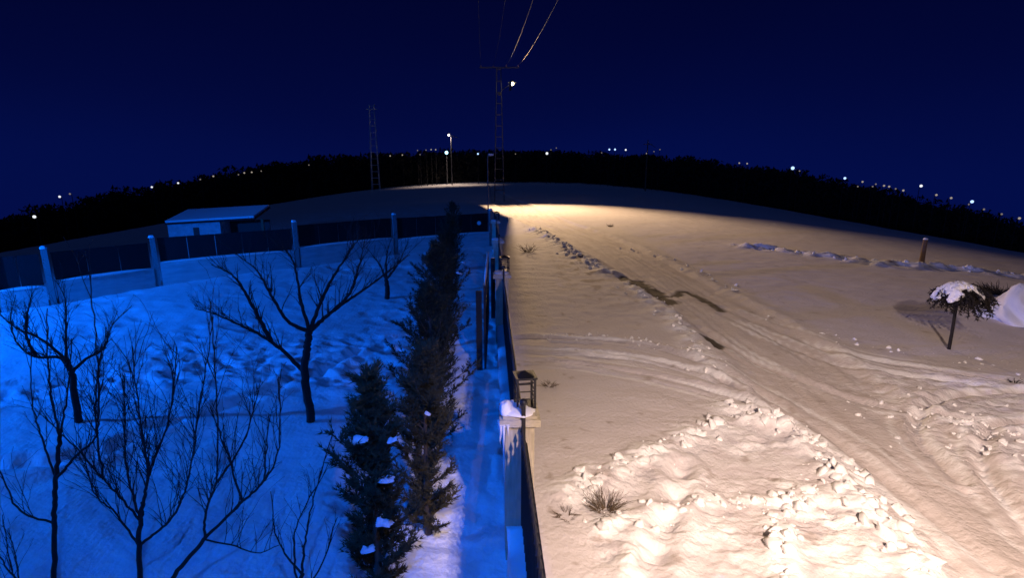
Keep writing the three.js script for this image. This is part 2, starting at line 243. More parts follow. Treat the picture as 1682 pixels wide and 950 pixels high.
// ---------------------------------------------------------------- far hills and wood
const woodD = az => 135 - 35 * Math.min(2, (az / 0.7505) ** 2);
const WOOD = [[-1.2, 6], [-0.752, 6.5], [-0.687, 7.0], [-0.615, 7.7], [-0.535, 8.2], [-0.448, 9.0], [-0.355, 9.0], [-0.256, 8.7], [-0.13, 8.1], [0.0, 7.9], [0.171, 8.0], [0.274, 8.2], [0.373, 8.5], [0.465, 8.5], [0.55, 8.0], [0.665, 6.9], [0.753, 5.4], [1.2, 5.4]];
const woodH = az => { for (let i = 1; i < WOOD.length; i++) if (az < WOOD[i][0]) return lerp(WOOD[i - 1][1], WOOD[i][1], (az - WOOD[i - 1][0]) / (WOOD[i][0] - WOOD[i - 1][0])); return 5.4; };
{ const N = 220, R = 14, p = [], idx = [];
  for (let i = 0; i <= N; i++) for (let j = 0; j <= R; j++) {
    const az = lerp(-1.25, 1.25, i / N), t = j / R, d = woodD(az) + 6 + t * 170, x = d * Math.sin(az), z = -d * Math.cos(az), b = drop((woodD(az) + 6) * Math.sin(az));
    const slope = (woodH(az) * 0.9 + drop((woodD(az) + 4) * Math.sin(az)) - 5) / (woodD(az) + 4);
    p.push(x, lerp(b - 4, 5 + d * (slope - 0.012) + 0.8 * noise(x * 0.04, z * 0.04), sm(0, 0.1, t)) - 30 * sm(0.7, 1, t), z);
    if (i && j) { const a = (i - 1) * (R + 1) + j - 1; idx.push(a, a + R + 1, a + 1, a + 1, a + R + 1, a + R + 2); }
  }
  const g = new THREE.BufferGeometry(); g.setAttribute('position', new THREE.Float32BufferAttribute(p, 3)); g.setIndex(idx); g.computeVertexNormals();
  obj('hills', g, M.hill).userData.kind = 'structure';
  const r = rng(5), tp = [];
  for (let k = 0; k < 260; k++) {                        // unit tree: scraps of bare crown round a stem
    const a = r() * 6.283, h = 0.15 + 0.85 * r(), w = 0.33 * Math.sin(Math.min(1, h * 1.05) * 2.9) ** 0.7 * Math.sqrt(r()) + 0.02, cx = Math.cos(a) * w, cz = Math.sin(a) * w, s = 0.03 + 0.05 * r();
    for (let q = 0; q < 3; q++) tp.push(cx + (r() - 0.5) * s * 1.6, h + (r() - 0.35) * s * 2.2, cz + (r() - 0.5) * s * 1.6);
  }
  for (let s = 0; s < 3; s++) { const a = s * 2.1; tp.push(Math.cos(a) * 0.03, 0, Math.sin(a) * 0.03, Math.cos(a + 2.1) * 0.03, 0, Math.sin(a + 2.1) * 0.03, 0, 0.8, 0); }
  const tg = new THREE.BufferGeometry(); tg.setAttribute('position', new THREE.Float32BufferAttribute(tp, 3)); tg.computeVertexNormals();
  const n = 2600, im = new THREE.InstancedMesh(tg, M.farTree, n), m = new THREE.Matrix4(), q = new THREE.Quaternion();
  for (let k = 0; k < n; k++) {
    const az = lerp(-1.2, 1.2, r()), row = r(), d = woodD(az) + row * 22, x = d * Math.sin(az), z = -d * Math.cos(az), h = woodH(az) * (row < 0.12 ? 0.3 + 0.3 * r() : 0.62 + 0.42 * r() + 0.1 * noise(az * 14, 3));
    m.compose(V(x, drop(x) - 0.4, z), q.setFromAxisAngle(V(0, 1, 0), r() * 6.28), V(h * (0.8 + 0.6 * r()), h, h * (0.8 + 0.6 * r()))); im.setMatrixAt(k, m);
  }
  im.name = 'far_wood'; im.castShadow = im.receiveShadow = true; scene.add(im);
  tag(im, 'dark wood covering the low hills along the horizon', 'wood', null, 'stuff');
}

// ---------------------------------------------------------------- the house that carries the viewpoint (behind it)
{ const h = thing('house', 'pale plastered house whose corner stands over the garden', 'house', [-4.68, 0, 5.5]);
  obj('wall', box(14.3, 8.6, 10, 0, 4.1, 0), M.white, h);
  const s = new THREE.Shape(); s.moveTo(-7.6, 0); s.lineTo(7.6, 0); s.lineTo(0, 2.4); s.closePath();
  const g = new THREE.ExtrudeGeometry(s, { depth: 10.3, bevelEnabled: false }); g.translate(0, 8.41, -5.1); obj('roof', g, M.wood, h);
}
// ---------------------------------------------------------------- lamps outside the frame
{ const L = thing('street_lamp', 'street lamp with warm light on a steel pole beside the house corner', 'street lamp', [4.6, 0, 2.6]);
  obj('pole', new THREE.CylinderGeometry(0.05, 0.09, 8.2, 12).translate(0, 4.0, 0), M.steel, L);
  obj('arm', bar([0, 8.0, 0], [-1.15, 8.15, -0.55], 0.035), M.steel, L);
  const head = new THREE.CylinderGeometry(0.12, 0.26, 0.2, 16, 1, true); head.translate(-1.2, 8.02, -0.6); obj('lamp_hood', [head, new THREE.CylinderGeometry(0.12, 0.12, 0.02, 16).translate(-1.2, 8.13, -0.6)], M.steel, L);
  obj('bulb', new THREE.SphereGeometry(0.09, 12, 8).translate(-1.2, 7.9, -0.6), glow(1, 0.75, 0.45, 30), L);
  const p = new THREE.SpotLight(WARM, P_STREET, 0, 0.92, 0.5, 2); p.position.set(-1.2, 7.8, -0.6); p.target.position.set(2.2, 0, -5.9); p.shadow.radius = 8; p.castShadow = true; L.add(p, p.target);
}
function flood(label, pos, target, I, angle, pen, soft) {
  const L = thing('floodlight', label, 'floodlight', pos), d = V(...target).sub(V(...pos)).normalize();
  const body = new THREE.BoxGeometry(0.34, 0.26, 0.1), q = new THREE.Quaternion().setFromUnitVectors(V(0, 0, 1), d); body.applyQuaternion(q); obj('housing', body, M.iron, L);
  const face = new THREE.BoxGeometry(0.3, 0.22, 0.02).translate(0, 0, 0.07).applyQuaternion(q); obj('lens', face, glow(0.1, 0.35, 1, 20), L);
  const s = new THREE.SpotLight(BLUE, I, 0, angle, pen, 2); s.position.copy(d.clone().multiplyScalar(0.14)); s.target.position.copy(d.clone().multiplyScalar(5)); s.castShadow = true; s.shadow.radius = soft; L.add(s, s.target); return L;
}
{ const L = flood('blue floodlight on a pole beside the garden', [-25, 6.2, -8.5], [-10.5, 0, -17], P_FLOOD, 1.15, 1, 6);
  obj('pole', new THREE.CylinderGeometry(0.05, 0.08, 7.2, 10).translate(-0.16, -3.4, 0.08), M.steel, L); }
{ const L = flood('shuttered blue floodlight under the eaves aimed along the fence path', [0.1, 7.5, 0.1], [-0.55, 0, -10], P_WALL, 0.85, 1, 1);
  obj('bracket', bar([0, 0, 0.05], [0, 0.05, 0.42], 0.03), M.steel, L);
  const sh = new THREE.BoxGeometry(0.01, 0.9, 0.75).rotateY(0.12).translate(0.045, -0.25, -0.38); obj('shutter', sh, M.iron, L); }

// ---------------------------------------------------------------- street fence: pillars, sections, lanterns
function lumpy(w, h, d, seed, amp = 0.25) {              // a rounded, uneven cap of snow with a flat underside
  const g = new THREE.SphereGeometry(1, 22, 14), p = g.attributes.position;
  for (let i = 0; i < p.count; i++) {
    let x = p.getX(i), y = p.getY(i), z = p.getZ(i); const k = 1 + amp * noise(x * 1.7 + seed * 3.1, z * 1.7 + y + seed);
    const sq = v => Math.sign(v) * Math.abs(v) ** 0.75; p.setXYZ(i, sq(x) * k * w / 2, (y > 0 ? y * k : y * 0.12) * h, sq(z) * k * d / 2);
  }
  g.computeVertexNormals(); return g;
}
const PILLARS = [[-6.3, 'street pillar with icicled snow cap nearest the house'], [-14.9, 'street pillar with a snowy cap beside the open garden gate'], [-21.5, 'brownish street pillar between the gate and the pillar at its far end'], [-28.6, 'farthest street pillar before the fence corner']];
const pillarTurn = Math.atan(0.043);
PILLARS.forEach(([z, what], i) => {
  const x = fenceX(z), P = thing('pillar', 'cream ' + what, 'pillar', [x, 0, z], pillarTurn, 'pillars of the street fence');
  obj('shaft', box(0.36, 2.1, 0.36, 0, 0.8, 0), M.cream, P); const cap = obj('cap', [box(0.5, 0.09, 0.5, 0, 1.895, 0), box(0.42, 0.04, 0.42, 0, 1.96, 0)], M.creamCap, P);
  const s = lumpy(0.44, 0.05, 0.44, i + 2, 0.35); s.translate(-0.01, 1.985, 0.02); obj('snow_cap', s, M.snowPlain, cap);
  if (i === 0) {
    const g = []; const r = rng(8);
    for (const [ix, iz, l] of [[-0.245, 0.2, 0.30], [-0.235, 0.25, 0.20], [-0.20, 0.262, 0.34], [-0.15, 0.262, 0.16], [-0.255, 0.12, 0.18]]) { const c = new THREE.ConeGeometry(0.022, l, 7); c.rotateX(Math.PI); c.translate(ix, 1.86 - l / 2 + 0.03, iz); g.push(c); }
    const q = lumpy(0.13, 0.14, 0.24, 9, 0.4); q.translate(-0.17, 1.985, 0.08); obj('snow_pile', q, M.snowPlain, cap); obj('icicles', g, M.snowPlain, cap);
  }
  if (i !== 2) {                                         // open iron lantern standing on the pillar
    const Ln = thing('lantern', ['black iron lantern frame on the pillar with icicles', 'black iron lantern frame on the pillar beside the garden gate', '', 'black iron lantern frame on the farthest street pillar'][i], 'lantern', [x + 0.07, 1.98, z - 0.06], pillarTurn + 0.12, 'lanterns on the street pillars');
    obj('base', box(0.25, 0.03, 0.25, 0, 0.035, 0), M.iron, Ln);
    for (const [a, b] of [[-1, -1], [1, -1], [-1, 1], [1, 1]]) obj('post', box(0.026, 0.36, 0.026, a * 0.11, 0.23, b * 0.11), M.iron, Ln);
    for (const [h, n] of [[0.15, 'rail'], [0.25, 'rail'], [0.36, 'rail']]) obj(n, [box(0.2, 0.014, 0.014, 0, h, -0.112), box(0.2, 0.014, 0.014, 0, h, 0.112), box(0.014, 0.014, 0.2, -0.112, h, 0), box(0.014, 0.014, 0.2, 0.112, h, 0)], M.iron, Ln);
    obj('roof', [box(0.27, 0.025, 0.27, 0, 0.42, 0), new THREE.ConeGeometry(0.15, 0.06, 4).rotateY(Math.PI / 4).translate(0, 0.46, 0)], M.iron, Ln);
  }
});
const SECT = [[-0.6, -6.1, 'between the house and the icicled pillar'], [-6.5, -14.7, 'between the icicled pillar and the gate pillar'], [-15.1, -21.3, 'between the gate pillar and the brownish pillar'], [-21.7, -28.4, 'between the brownish and the farthest pillar'], [-28.8, -32.9, 'from the farthest pillar to the fence corner']];
{ const spear = mergeGeometries([box(0.022, 1.30, 0.022, 0, 0.65, 0).toNonIndexed(), new THREE.ConeGeometry(0.03, 0.11, 4).translate(0, 1.355, 0).toNonIndexed()]);
  SECT.forEach(([z0, z1, where], i) => {
    const len = (z0 - z1) / Math.cos(pillarTurn), zm = (z0 + z1) / 2, S = thing('fence_section', 'dark metal fence on a low snowy wall ' + where, 'fence', [fenceX(zm), 0, zm], pillarTurn, 'sections of the street fence');
    const bw = obj('base_wall', box(0.22, 0.85, len, 0, 0.02, 0), M.concrete, S);
    const N = Math.ceil(len / 0.05), pos = [], idx = [], K = 9;              // snow lying along the wall top
    for (let k = 0; k <= N; k++) { const z = -len / 2 + len * k / N, wob = 0.03 * noise(z * 1.3 + i * 9, 2) + 0.012 * noise(z * 5, i), hh = 0.12 + 0.03 * noise(z * 0.9, 8 + i), e = Math.min(1, Math.min(k, N - k) / 4);
      for (let q = 0; q < K; q++) { const a = Math.PI * q / (K - 1), wl = q < K / 2 ? 0.17 + wob : 0.13; pos.push(-Math.cos(a) * wl, 0.448 + hh * e * Math.sin(a) ** 0.8, z); if (k && q) { const b = (k - 1) * K + q - 1; idx.push(b, b + K, b + 1, b + 1, b + K, b + K + 1); } } }
    const g = new THREE.BufferGeometry(); g.setAttribute('position', new THREE.Float32BufferAttribute(pos, 3)); g.setIndex(idx); g.computeVertexNormals(); obj('snow_ledge', g, M.snowPlain, bw);
    const st = []; const n = Math.round(len / 0.14), rib = len / n;
    st.push(box(0.006, 1.16, len - 0.06, 0.05, 1.14, 0));
    obj('sheet', st, M.sheet, S);
    obj('rail', box(0.03, 0.04, len - 0.01, 0.075, 0.66, 0), M.iron, S); obj('rail', box(0.03, 0.04, len - 0.01, 0.075, 1.6, 0), M.iron, S);
    for (let k = 0; k < n; k++) { const m = obj('picket', spear, M.iron, S); m.position.set(0.028, 0.5, -len / 2 + rib * (k + 0.5)); }
    if (i < 4) obj('end_post', [box(0.05, 1.72, 0.05, 0.04, 1.28, -len / 2 + 0.03), new THREE.SphereGeometry(0.05, 12, 8).translate(0.04, 2.17, -len / 2 + 0.03)], M.iron, S);
  });
}
// open garden gate standing inside the fence
{ const G = thing('garden_gate', 'tall black iron gate leaf standing open inside the fence', 'gate', [-0.72, flat(-0.72, -15), -15.1], pillarTurn * 0.6), L = 4.9;
  obj('gate_frame', [box(0.05, 2.1, 0.06, 0, 1.1, L / 2), box(0.05, 2.1, 0.06, 0, 1.1, -L / 2), box(0.05, 0.06, L - 0.07, 0, 2.12, 0), box(0.05, 0.06, L - 0.07, 0, 0.12, 0), box(0.05, 0.06, L - 0.07, 0, 1.5, 0)], M.iron, G);
  obj('sheet', box(0.01, 1.34, L - 0.08, 0, 0.81, 0), M.sheet2, G);
  for (let k = 0; k < 34; k++) obj('bar', box(0.02, 0.54, 0.02, 0, 1.81, -L / 2 + 0.14 * (k + 0.95)), M.iron, G);
  obj('wheel_post', [box(0.14, 2.0, 0.1, -0.14, 1.0, L / 2 - 0.05), box(0.14, 2.0, 0.1, 0.16, 1.0, -L / 2 + 0.3)], M.iron, G);
  obj('snow_cap', lumpy(0.07, 0.05, L - 0.2, 5, 0.3).translate(0, 2.155, 0), M.snowPlain, G);
}
// ---------------------------------------------------------------- back fence across the garden
const wallH = [0.7, 0.7, 0.8, 0.83, 1.0, 0.87, 0.76], topH = [2.0, 2.0, 1.95, 1.9, 2.05, 2.0, 1.95];
{ const where = ['beyond the left garden corner', 'beside the shed-side corner post', 'short run between two close posts', 'in front of the snowy shed', 'behind the spreading fruit tree', 'behind the small fruit tree', 'meeting the street fence'];
  const sheetG = {};
  for (let i = 1; i < BACK.length; i++) {
    const [ax, az] = BACK[i - 1], [bx, bz] = BACK[i], len = Math.hypot(bx - ax, bz - az), mx = (ax + bx) / 2, mz = (az + bz) / 2, y0 = drop(mx), S = thing('garden_fence', 'dark sheet panels on a low pale wall, ' + where[i], 'fence', [mx, y0, mz], Math.atan2(-(bz - az), bx - ax), 'sections of the garden back fence');
    const w = (wallH[i - 1] + wallH[i]) / 2, t = (topH[i - 1] + topH[i]) / 2;
    const bw = obj('base_wall', box(len - 0.3, w + 0.3, 0.2, 0, w / 2 - 0.15, 0), M.white, S);
    obj('snow_ledge', lumpy(len - 0.32, 0.08, 0.26, i, 0.2).translate(0, w, 0.02), M.snowPlain, bw);
    const n = Math.max(2, Math.round(len / 1.2)), pw = (len - 0.34) / n;
    for (let k = 0; k < n; k++) { const m = obj('panel', box(pw - 0.025, t - w - 0.05, 0.03), M.sheet2, S); m.position.set(-len / 2 + 0.17 + pw * (k + 0.5), (t + w) / 2 + 0.02, -0.03); }
    obj('rail', box(len - 0.34, 0.05, 0.04, 0, t - 0.05, -0.065), M.iron, S);
  }
  const near = ['at the far left end', 'with a snow clump on its head, left of the shed', 'beside the left fruit tree', 'in line with the snowy shed', 'behind the spreading fruit tree', 'behind the small fruit tree', 'at the corner with the street fence'];
  BACK.forEach(([x, z], i) => {
    const y = drop(x), P = thing('fence_post', 'pale concrete back fence post ' + near[i], 'fence post', [x, y, z], 0.6, 'posts of the garden back fence');
    const sf = obj('shaft', box(0.19, topH[i] + 0.45, 0.19, 0, topH[i] / 2 - 0.05, 0), M.postGrey, P);
    obj('snow_cap', lumpy(0.24, 0.1, 0.24, i + 20, 0.3).translate(0, topH[i] + 0.185, 0), M.snowPlain, sf);
  });
  const R = thing('round_plate', 'small round pale plate near the fence corner', 'plate', [-1.95, 1.45, -32.25]);
  obj('disc', new THREE.CylinderGeometry(0.12, 0.12, 0.03, 20).rotateX(Math.PI / 2), M.white, R); obj('stem', bar([0, 0, -0.03], [0, 0, -0.4], 0.015), M.iron, R); 
}
// ---------------------------------------------------------------- shed behind the back fence
{ const x = -18.4, z = -31.5, y = drop(x), S = thing('shed', 'small white shed with a snowy sloping roof behind the back fence', 'shed', [x, y - 0.25, z], 0.1);
  obj('wall', box(2.9, 2.2, 2.6, 0, 1.05, -1.3), M.white, S);
  const d = obj('door', box(0.3, 1.0, 0.05, 0.1, 1.35, 0.02), M.door, S); obj('handle', box(0.03, 0.1, 0.03, 0.1, 1.3, 0.05), M.steel, d);
  const slab = (w, t, d, x, y, z) => box(w, t, d).rotateX(0.14).rotateZ(0.05).translate(x, y, z);
  const rf = obj('roof', slab(5.0, 0.1, 3.0, 0.95, 2.42, -1.35), M.sheet2, S); obj('snow_cover', slab(4.9, 0.12, 2.95, 0.95, 2.535, -1.35), M.snowPlain, rf);
  for (const px of [3.8]) obj('roof_post', box(0.14, 2.4, 0.14, px, 1.1, -0.1), M.wood, S);
  obj('lean_to_wall', box(2.3, 2.2, 0.1, 2.7, 1.05, -1.2), M.door, S);
}
// ---------------------------------------------------------------- pylons, wires, poles
function pylon(name, label, x, z, h, w0, w1, lampSide, group) {
  const y = drop(x), P = thing(name, label, 'pylon', [x, y, z], 0.12, group), W = t => lerp(w0, w1, t) / 2;
  for (const [a, b] of [[-1, -1], [1, -1], [-1, 1], [1, 1]]) obj('leg', bar([a * W(0), -0.3, b * W(0)], [a * W(1), h, b * W(1)], 0.055), M.steel, P);
  const n = Math.round(h / 1.35);
  for (let k = 1; k <= n; k++) { const t = k / (n + 0.2), w = W(t), yy = h * t; obj('rung', [bar([-w, yy, -w], [w, yy, -w], 0.03), bar([-w, yy, w], [w, yy, w], 0.03), bar([-w, yy, -w], [-w, yy, w], 0.03), bar([w, yy, -w], [w, yy, w], 0.03)], M.steel, P);
    if (k < n) { const w2 = W((k + 1) / (n + 0.2)), y2 = h * (k + 1) / (n + 0.2); obj('brace', k % 2 ? bar([-w, yy, -w], [-w2, y2, w2], 0.02) : bar([w, yy, w], [w2, y2, -w2], 0.02), M.steel, P); } }
  return P;
}
const PZ = -72, PX = -1.65;
{ const P = pylon('power_pylon', 'lattice power pylon with a lit lamp and a crossarm', PX, PZ, 16.4, 1.25, 0.5, 1);
  P.rotation.y = 0;
  const arm = obj('crossarm', box(4.9, 0.14, 0.14, 0.1, 16.3, 0.35), M.steel, P);
  for (const dx of [-2.2, -0.65, 0.95, 2.4]) obj('insulator', new THREE.LatheGeometry([[0.01, 0], [0.08, 0.02], [0.04, 0.08], [0.09, 0.12], [0.04, 0.18], [0.02, 0.26]].map(p => new THREE.Vector2(...p)), 10).translate(dx, 16.37, 0.35), M.porcelain, arm);
  obj('lamp_arm', bar([0.3, 13.6, 0.3], [1.55, 14.35, 0.9], 0.05), M.steel, P);
  const hood = new THREE.CylinderGeometry(0.14, 0.5, 0.28, 14, 1, true).translate(1.65, 14.6, 0.95); const lh = obj('lamp_hood', [hood, new THREE.CylinderGeometry(0.14, 0.14, 0.03, 14).translate(1.65, 14.75, 0.95)], M.steel, P);
  obj('bulb', new THREE.SphereGeometry(0.24, 14, 10).translate(1.65, 14.36, 0.95), glow(1, 0.82, 0.5, 14), lh);
  obj('meter_box', box(0.45, 0.35, 0.3, 0.15, 13.2, 0.55), M.steel, P);
  const s = new THREE.SpotLight(GOLD, P_PYLON, 0, 0.78, 1, 2); s.position.set(1.62, 14.3, 0.95); s.target.position.set(5.9, 0, 26); s.castShadow = true; s.shadow.radius = 1;
  obj('side_shield', new THREE.BoxGeometry(0.02, 1.1, 1.3).rotateY(0.24).translate(1.455, 14.0, 1.62), M.steel, P); P.add(s, s.target);
}
{ const P = pylon('power_pylon', 'lattice power pylon beside the lane behind the house', 3.4, 26, 16.4, 1.25, 0.5); P.rotation.y = 0; obj('crossarm', box(4.9, 0.14, 0.14, 0, 16.3, 0), M.steel, P);
  [[-2.2, 'leftmost, above the fruit garden'], [-0.65, 'running over the conifer row'], [0.95, 'running over the street fence'], [2.4, 'reaching past the lit lamp']].forEach(([dx, where]) => {
    const pts = []; for (let k = 0; k <= 40; k++) { const t = k / 40; pts.push(V(PX + dx + t * 5.0, 16.55 - 2.6 * 4 * t * (1 - t), PZ + 0.35 + t * 97.6)); }
    tag(obj('power_line', new THREE.TubeGeometry(new THREE.CatmullRomCurve3(pts), 80, 0.011, 5), M.wire), 'overhead power line from the pylon crossarm, ' + where, 'power line', 'power lines between the pylons');
  });
}
{ const P = pylon('far_pylon', 'dim lattice mast rising above the dark wood', -29, -118, 17.5, 1.6, 0.9); obj('crossarm', box(2.4, 0.16, 0.16, 0, 16.6, 0), M.steel, P); P.traverse(o => { if (o.isMesh) o.material = M.galvanised; });
  const y = drop(27), Q = thing('utility_pole', 'faint wooden utility pole with crossbars at the wood edge', 'utility pole', [27, y, -112]);
  obj('pole', new THREE.CylinderGeometry(0.09, 0.15, 10.2, 8).translate(0, 5, 0), M.wood, Q); obj('crossbar', box(1.8, 0.12, 0.12, 0, 9.2, 0.12), M.wood, Q); obj('crossbar', bar([-0.1, 9.6, 0], [1.6, 8.6, 0], 0.05), M.wood, Q);
  const S = thing('camera_post', 'slender steel post with a small box head past the fence corner', 'post', [-2.0, drop(-2), -46], 0.2);
  obj('pole', new THREE.CylinderGeometry(0.045, 0.06, 5.6, 10).translate(0, 2.7, 0), M.steel, S); obj('arm', bar([0, 5.4, 0], [0.35, 5.45, 0.05], 0.03), M.steel, S); obj('box_head', box(0.42, 0.16, 0.2, 0.25, 5.55, 0.05), M.white, S);
  const T = thing('marker_post', 'short weathered wooden post at the edge of the snow field', 'post', [23.3, drop(23.3), -30.5]); obj('shaft', new THREE.CylinderGeometry(0.11, 0.14, 1.55, 9).translate(0, 0.55, 0), M.wood, T); obj('snow_cap', lumpy(0.24, 0.09, 0.24, 31).translate(0, 1.33, 0), M.snowPlain, T);
}
// ---------------------------------------------------------------- distant lamps
{ const L = thing('street_lamp', 'bright white street lamp on an arm above the dark wood', 'street lamp', [-13.4, drop(-13), -124]);
  obj('pole', new THREE.CylinderGeometry(0.08, 0.13, 10.9, 8).translate(0, 5.2, 0), M.steel, L); obj('arm', bar([1.6, 10.2, 0], [-0.4, 10.8, 0], 0.06), M.steel, L);
  obj('bulb', new THREE.SphereGeometry(0.24, 12, 8).translate(-0.45, 10.75, 0.25), glow(1, 0.92, 0.95, 4), L); obj('lamp_hood', new THREE.CylinderGeometry(0.1, 0.4, 0.2, 12, 1, true).translate(-0.45, 11.15, 0.25), M.steel, L);
  const s = new THREE.SpotLight(new THREE.Color().setRGB(1, 0.78, 0.6), 420, 0, 0.95, 0.7, 2); s.position.set(-0.45, 10.75, 0.25); s.target.position.set(-0.45, 0, 0.5); s.castShadow = true; s.shadow.radius = 4; L.add(s, s.target);
  const B = thing('street_lamp', 'icy blue lamp just below the bright white street lamp', 'street lamp', [-14.8, drop(-14), -127]); obj('pole', new THREE.CylinderGeometry(0.06, 0.1, 7.2, 8).translate(0, 3.3, 0), M.steel, B);
  obj('bulb', new THREE.SphereGeometry(0.36, 12, 8).translate(0, 7.1, 0.2), glow(0.4, 0.8, 1, 4), B);
}
{ const FAR = [[-63.8,-2.2,-73.0,3,"w"],[-63.2,0.2,-77.0,2,"w"],[-62.9,0.5,-78.5,1,"d"],[-59.1,0.9,-90.8,2,"w"],[-57.1,1.4,-94.8,2,"w"],[-55.2,1.9,-98.3,1,"d"],[-53.9,2.4,-100.3,2,"d"],[-51.2,2.6,-104.1,1,"d"],[-50.5,2.9,-105.0,2,"d"],[-49.6,3.0,-106.1,2,"d"],[-48.4,3.2,-107.5,1,"d"],[-41.5,4.3,-114.1,1,"d"],[-26.8,6.2,-123.3,2,"d"],[-24.3,6.4,-124.3,2,"d"],[-21.1,7.4,-125.5,1,"d"],[-20.6,6.5,-125.7,1,"d"],[-19.3,7.5,-126.1,1,"d"],[-18.2,7.6,-126.4,2,"d"],[-17.2,7.6,-126.7,2,"d"],[-7.8,6.7,-128.5,3,"b"],[0.8,6.7,-129.0,1,"d"],[8.0,6.8,-128.5,4,"w"],[8.9,7.6,-128.4,1,"d"],[10.1,8.0,-128.2,1,"d"],[20.1,6.9,-125.8,1,"d"],[21.7,7.6,-125.3,3,"b"],[22.9,7.6,-124.9,3,"b"],[25.1,7.5,-124.0,3,"w"],[29.3,6.7,-122.1,2,"d"],[30.7,7.1,-121.4,1,"d"],[31.8,7.5,-120.8,1,"d"],[45.1,4.7,-110.9,2,"d"],[46.2,4.6,-109.8,2,"d"],[51.9,3.8,-103.1,4,"b"],[52.7,3.3,-102.1,1,"d"],[57.0,2.2,-95.1,3,"b"],[58.1,0.9,-93.0,1,"d"],[58.4,1.7,-92.4,2,"d"],[59.1,1.0,-90.7,1,"d"],[59.3,1.4,-90.3,1,"d"],[59.8,1.2,-89.0,2,"d"],[60.1,1.1,-88.2,2,"d"],[60.5,0.8,-87.2,1,"d"],[60.9,0.6,-86.0,2,"d"],[61.7,1.4,-83.5,3,"w"],[62.4,0.2,-81.1,2,"d"],[62.9,-0.1,-78.9,2,"d"],[63.4,-0.4,-75.8,3,"b"],[63.4,-0.8,-76.2,1,"d"],[63.7,-1.3,-74.0,1,"d"],[63.9,-1.7,-71.4,1,"d"],[64.1,-2.0,-69.0,2,"d"]];
  const mats = { w: glow(0.9, 0.93, 1, 1.1), b: glow(0.4, 0.6, 1, 1.8), d: glow(1, 0.85, 0.7, 0.35), d1: glow(1, 0.85, 0.75, 0.2) }, unit = new THREE.SphereGeometry(1, 10, 7), R = [0, 0.12, 0.15, 0.2, 0.3];
  const lab = { w: 'small white lamp glowing on the horizon among fainter ones', b: 'small blue-white lamp glowing on the dark horizon', d: 'tiny faint village lamp on the dark horizon' }, grp = { w: 'white lamps on the horizon', b: 'blue-white lamps on the horizon', d: 'faint lamps on the horizon' };
  for (const [x, y, z, s, c] of FAR) {
    const y0 = drop(x), L = thing('village_lamp', lab[c], 'lamp', [x, y0, z], 0, grp[c]);
    const b = obj('bulb', unit, c === 'd' && s === 1 ? mats.d1 : mats[c], L); b.scale.setScalar(R[s]); b.position.y = y - y0;
    obj('pole', new THREE.CylinderGeometry(0.04, 0.06, y - y0 + 0.3, 5).translate(0, (y - y0) / 2 - 0.15, -0.3), M.iron, L);
  }
}
// ---------------------------------------------------------------- bare fruit trees
function fruitTree(label, x, z, limbs, opt = {}) {
  const { r0 = 0.09, seed = 1, shoots = 9, shootLen = 0.9, depth = 0.5, up = 0.55, twigR = 0.006 } = opt, rnd = rng(seed), y = flat(x, z);
  const T = thing('fruit_tree', label, 'tree', [x, y - 0.05, z], 0, 'bare fruit trees in the garden'), crown = new Twigs();
  const wOf = {};                                        // depth of each joint so that limbs stay joined
  const key = p => p[0].toFixed(2) + ',' + p[1].toFixed(2);
  limbs.forEach((L, li) => {
    const side = (rnd() - 0.5) * 2 * depth, w0 = li ? (wOf[key(L[0])] ?? 0) : 0, n = L.length, pts = L.map((p, k) => { const w = li ? w0 + side * (k / (n - 1)) : 0.03 * (rnd() - 0.5) * k; wOf[key(p)] = w; return V(p[0], p[1], w); });
    if (!li) { pts[0].y -= 0.1; wOf[key(L[n - 1])] = pts[n - 1].z; }
    const curve = new THREE.CatmullRomCurve3(pts, false, 'centripetal'), len = curve.getLength(), m = Math.max(6, Math.ceil(len / 0.07)), cp = curve.getPoints(m);
    const ra = li ? r0 * (0.5 + 0.12 * rnd()) * Math.min(1, 0.55 + 0.2 * len) : r0, rb = li ? twigR * 1.2 : r0 * 0.72;
    cp.forEach((p, k) => { if (k) { const j = 0.014 + ra * 0.22; p.x += (rnd() - 0.5) * j; p.z += (rnd() - 0.5) * j; } });
    const rad = cp.map((_, k) => lerp(ra, rb, (k / m) ** 0.8) * (k === 0 && !li ? 1.35 : 1));
    if (!li) { const g = new Twigs(); g.tube(cp, rad, 9); obj('trunk', g.geo(), M.bark, T); return; }
    crown.tube(cp, rad, 6);
    const grow = (p, d, l, r, lev) => {
      const k = Math.max(3, Math.ceil(l / 0.1)), q = [p.clone()], rr = [r]; const dir = d.clone();
      for (let i = 1; i <= k; i++) { dir.x += (rnd() - 0.5) * 0.38; dir.z += (rnd() - 0.5) * 0.38; dir.y += 0.05 * up; dir.normalize(); p = p.clone().addScaledVector(dir, l / k); q.push(p); rr.push(lerp(r, twigR * 0.45, i / k));
        if (lev < 2 && rnd() < 0.42) grow(p, V(dir.x + (rnd() - 0.5) * 1.7, dir.y * 0.7 + 0.25 * rnd(), dir.z + (rnd() - 0.5) * 1.7).normalize(), l * (0.22 + 0.3 * rnd()), lerp(r, twigR * 0.5, i / k) * 0.7, lev + 1); }
      crown.tube(q, rr, 4);
    };
    const cnt = Math.round(shoots * len);
    for (let s = 0; s < cnt; s++) {
      const t = 0.18 + 0.82 * rnd(), i = Math.min(m - 1, Math.floor(t * m)), dir = cp[i + 1].clone().sub(cp[i]).normalize();
      grow(cp[i], V(dir.x * 0.5 + (rnd() - 0.5) * 1.1, up + 0.35 * rnd() + dir.y * 0.3, dir.z * 0.5 + (rnd() - 0.5) * 1.1).normalize(), shootLen * (0.3 + 0.7 * rnd()) * (1.1 - 0.4 * t), Math.max(twigR, rad[i] * 0.38), 0);
    }
  });
  obj('crown', crown.geo(), M.bark, T); return T;
}
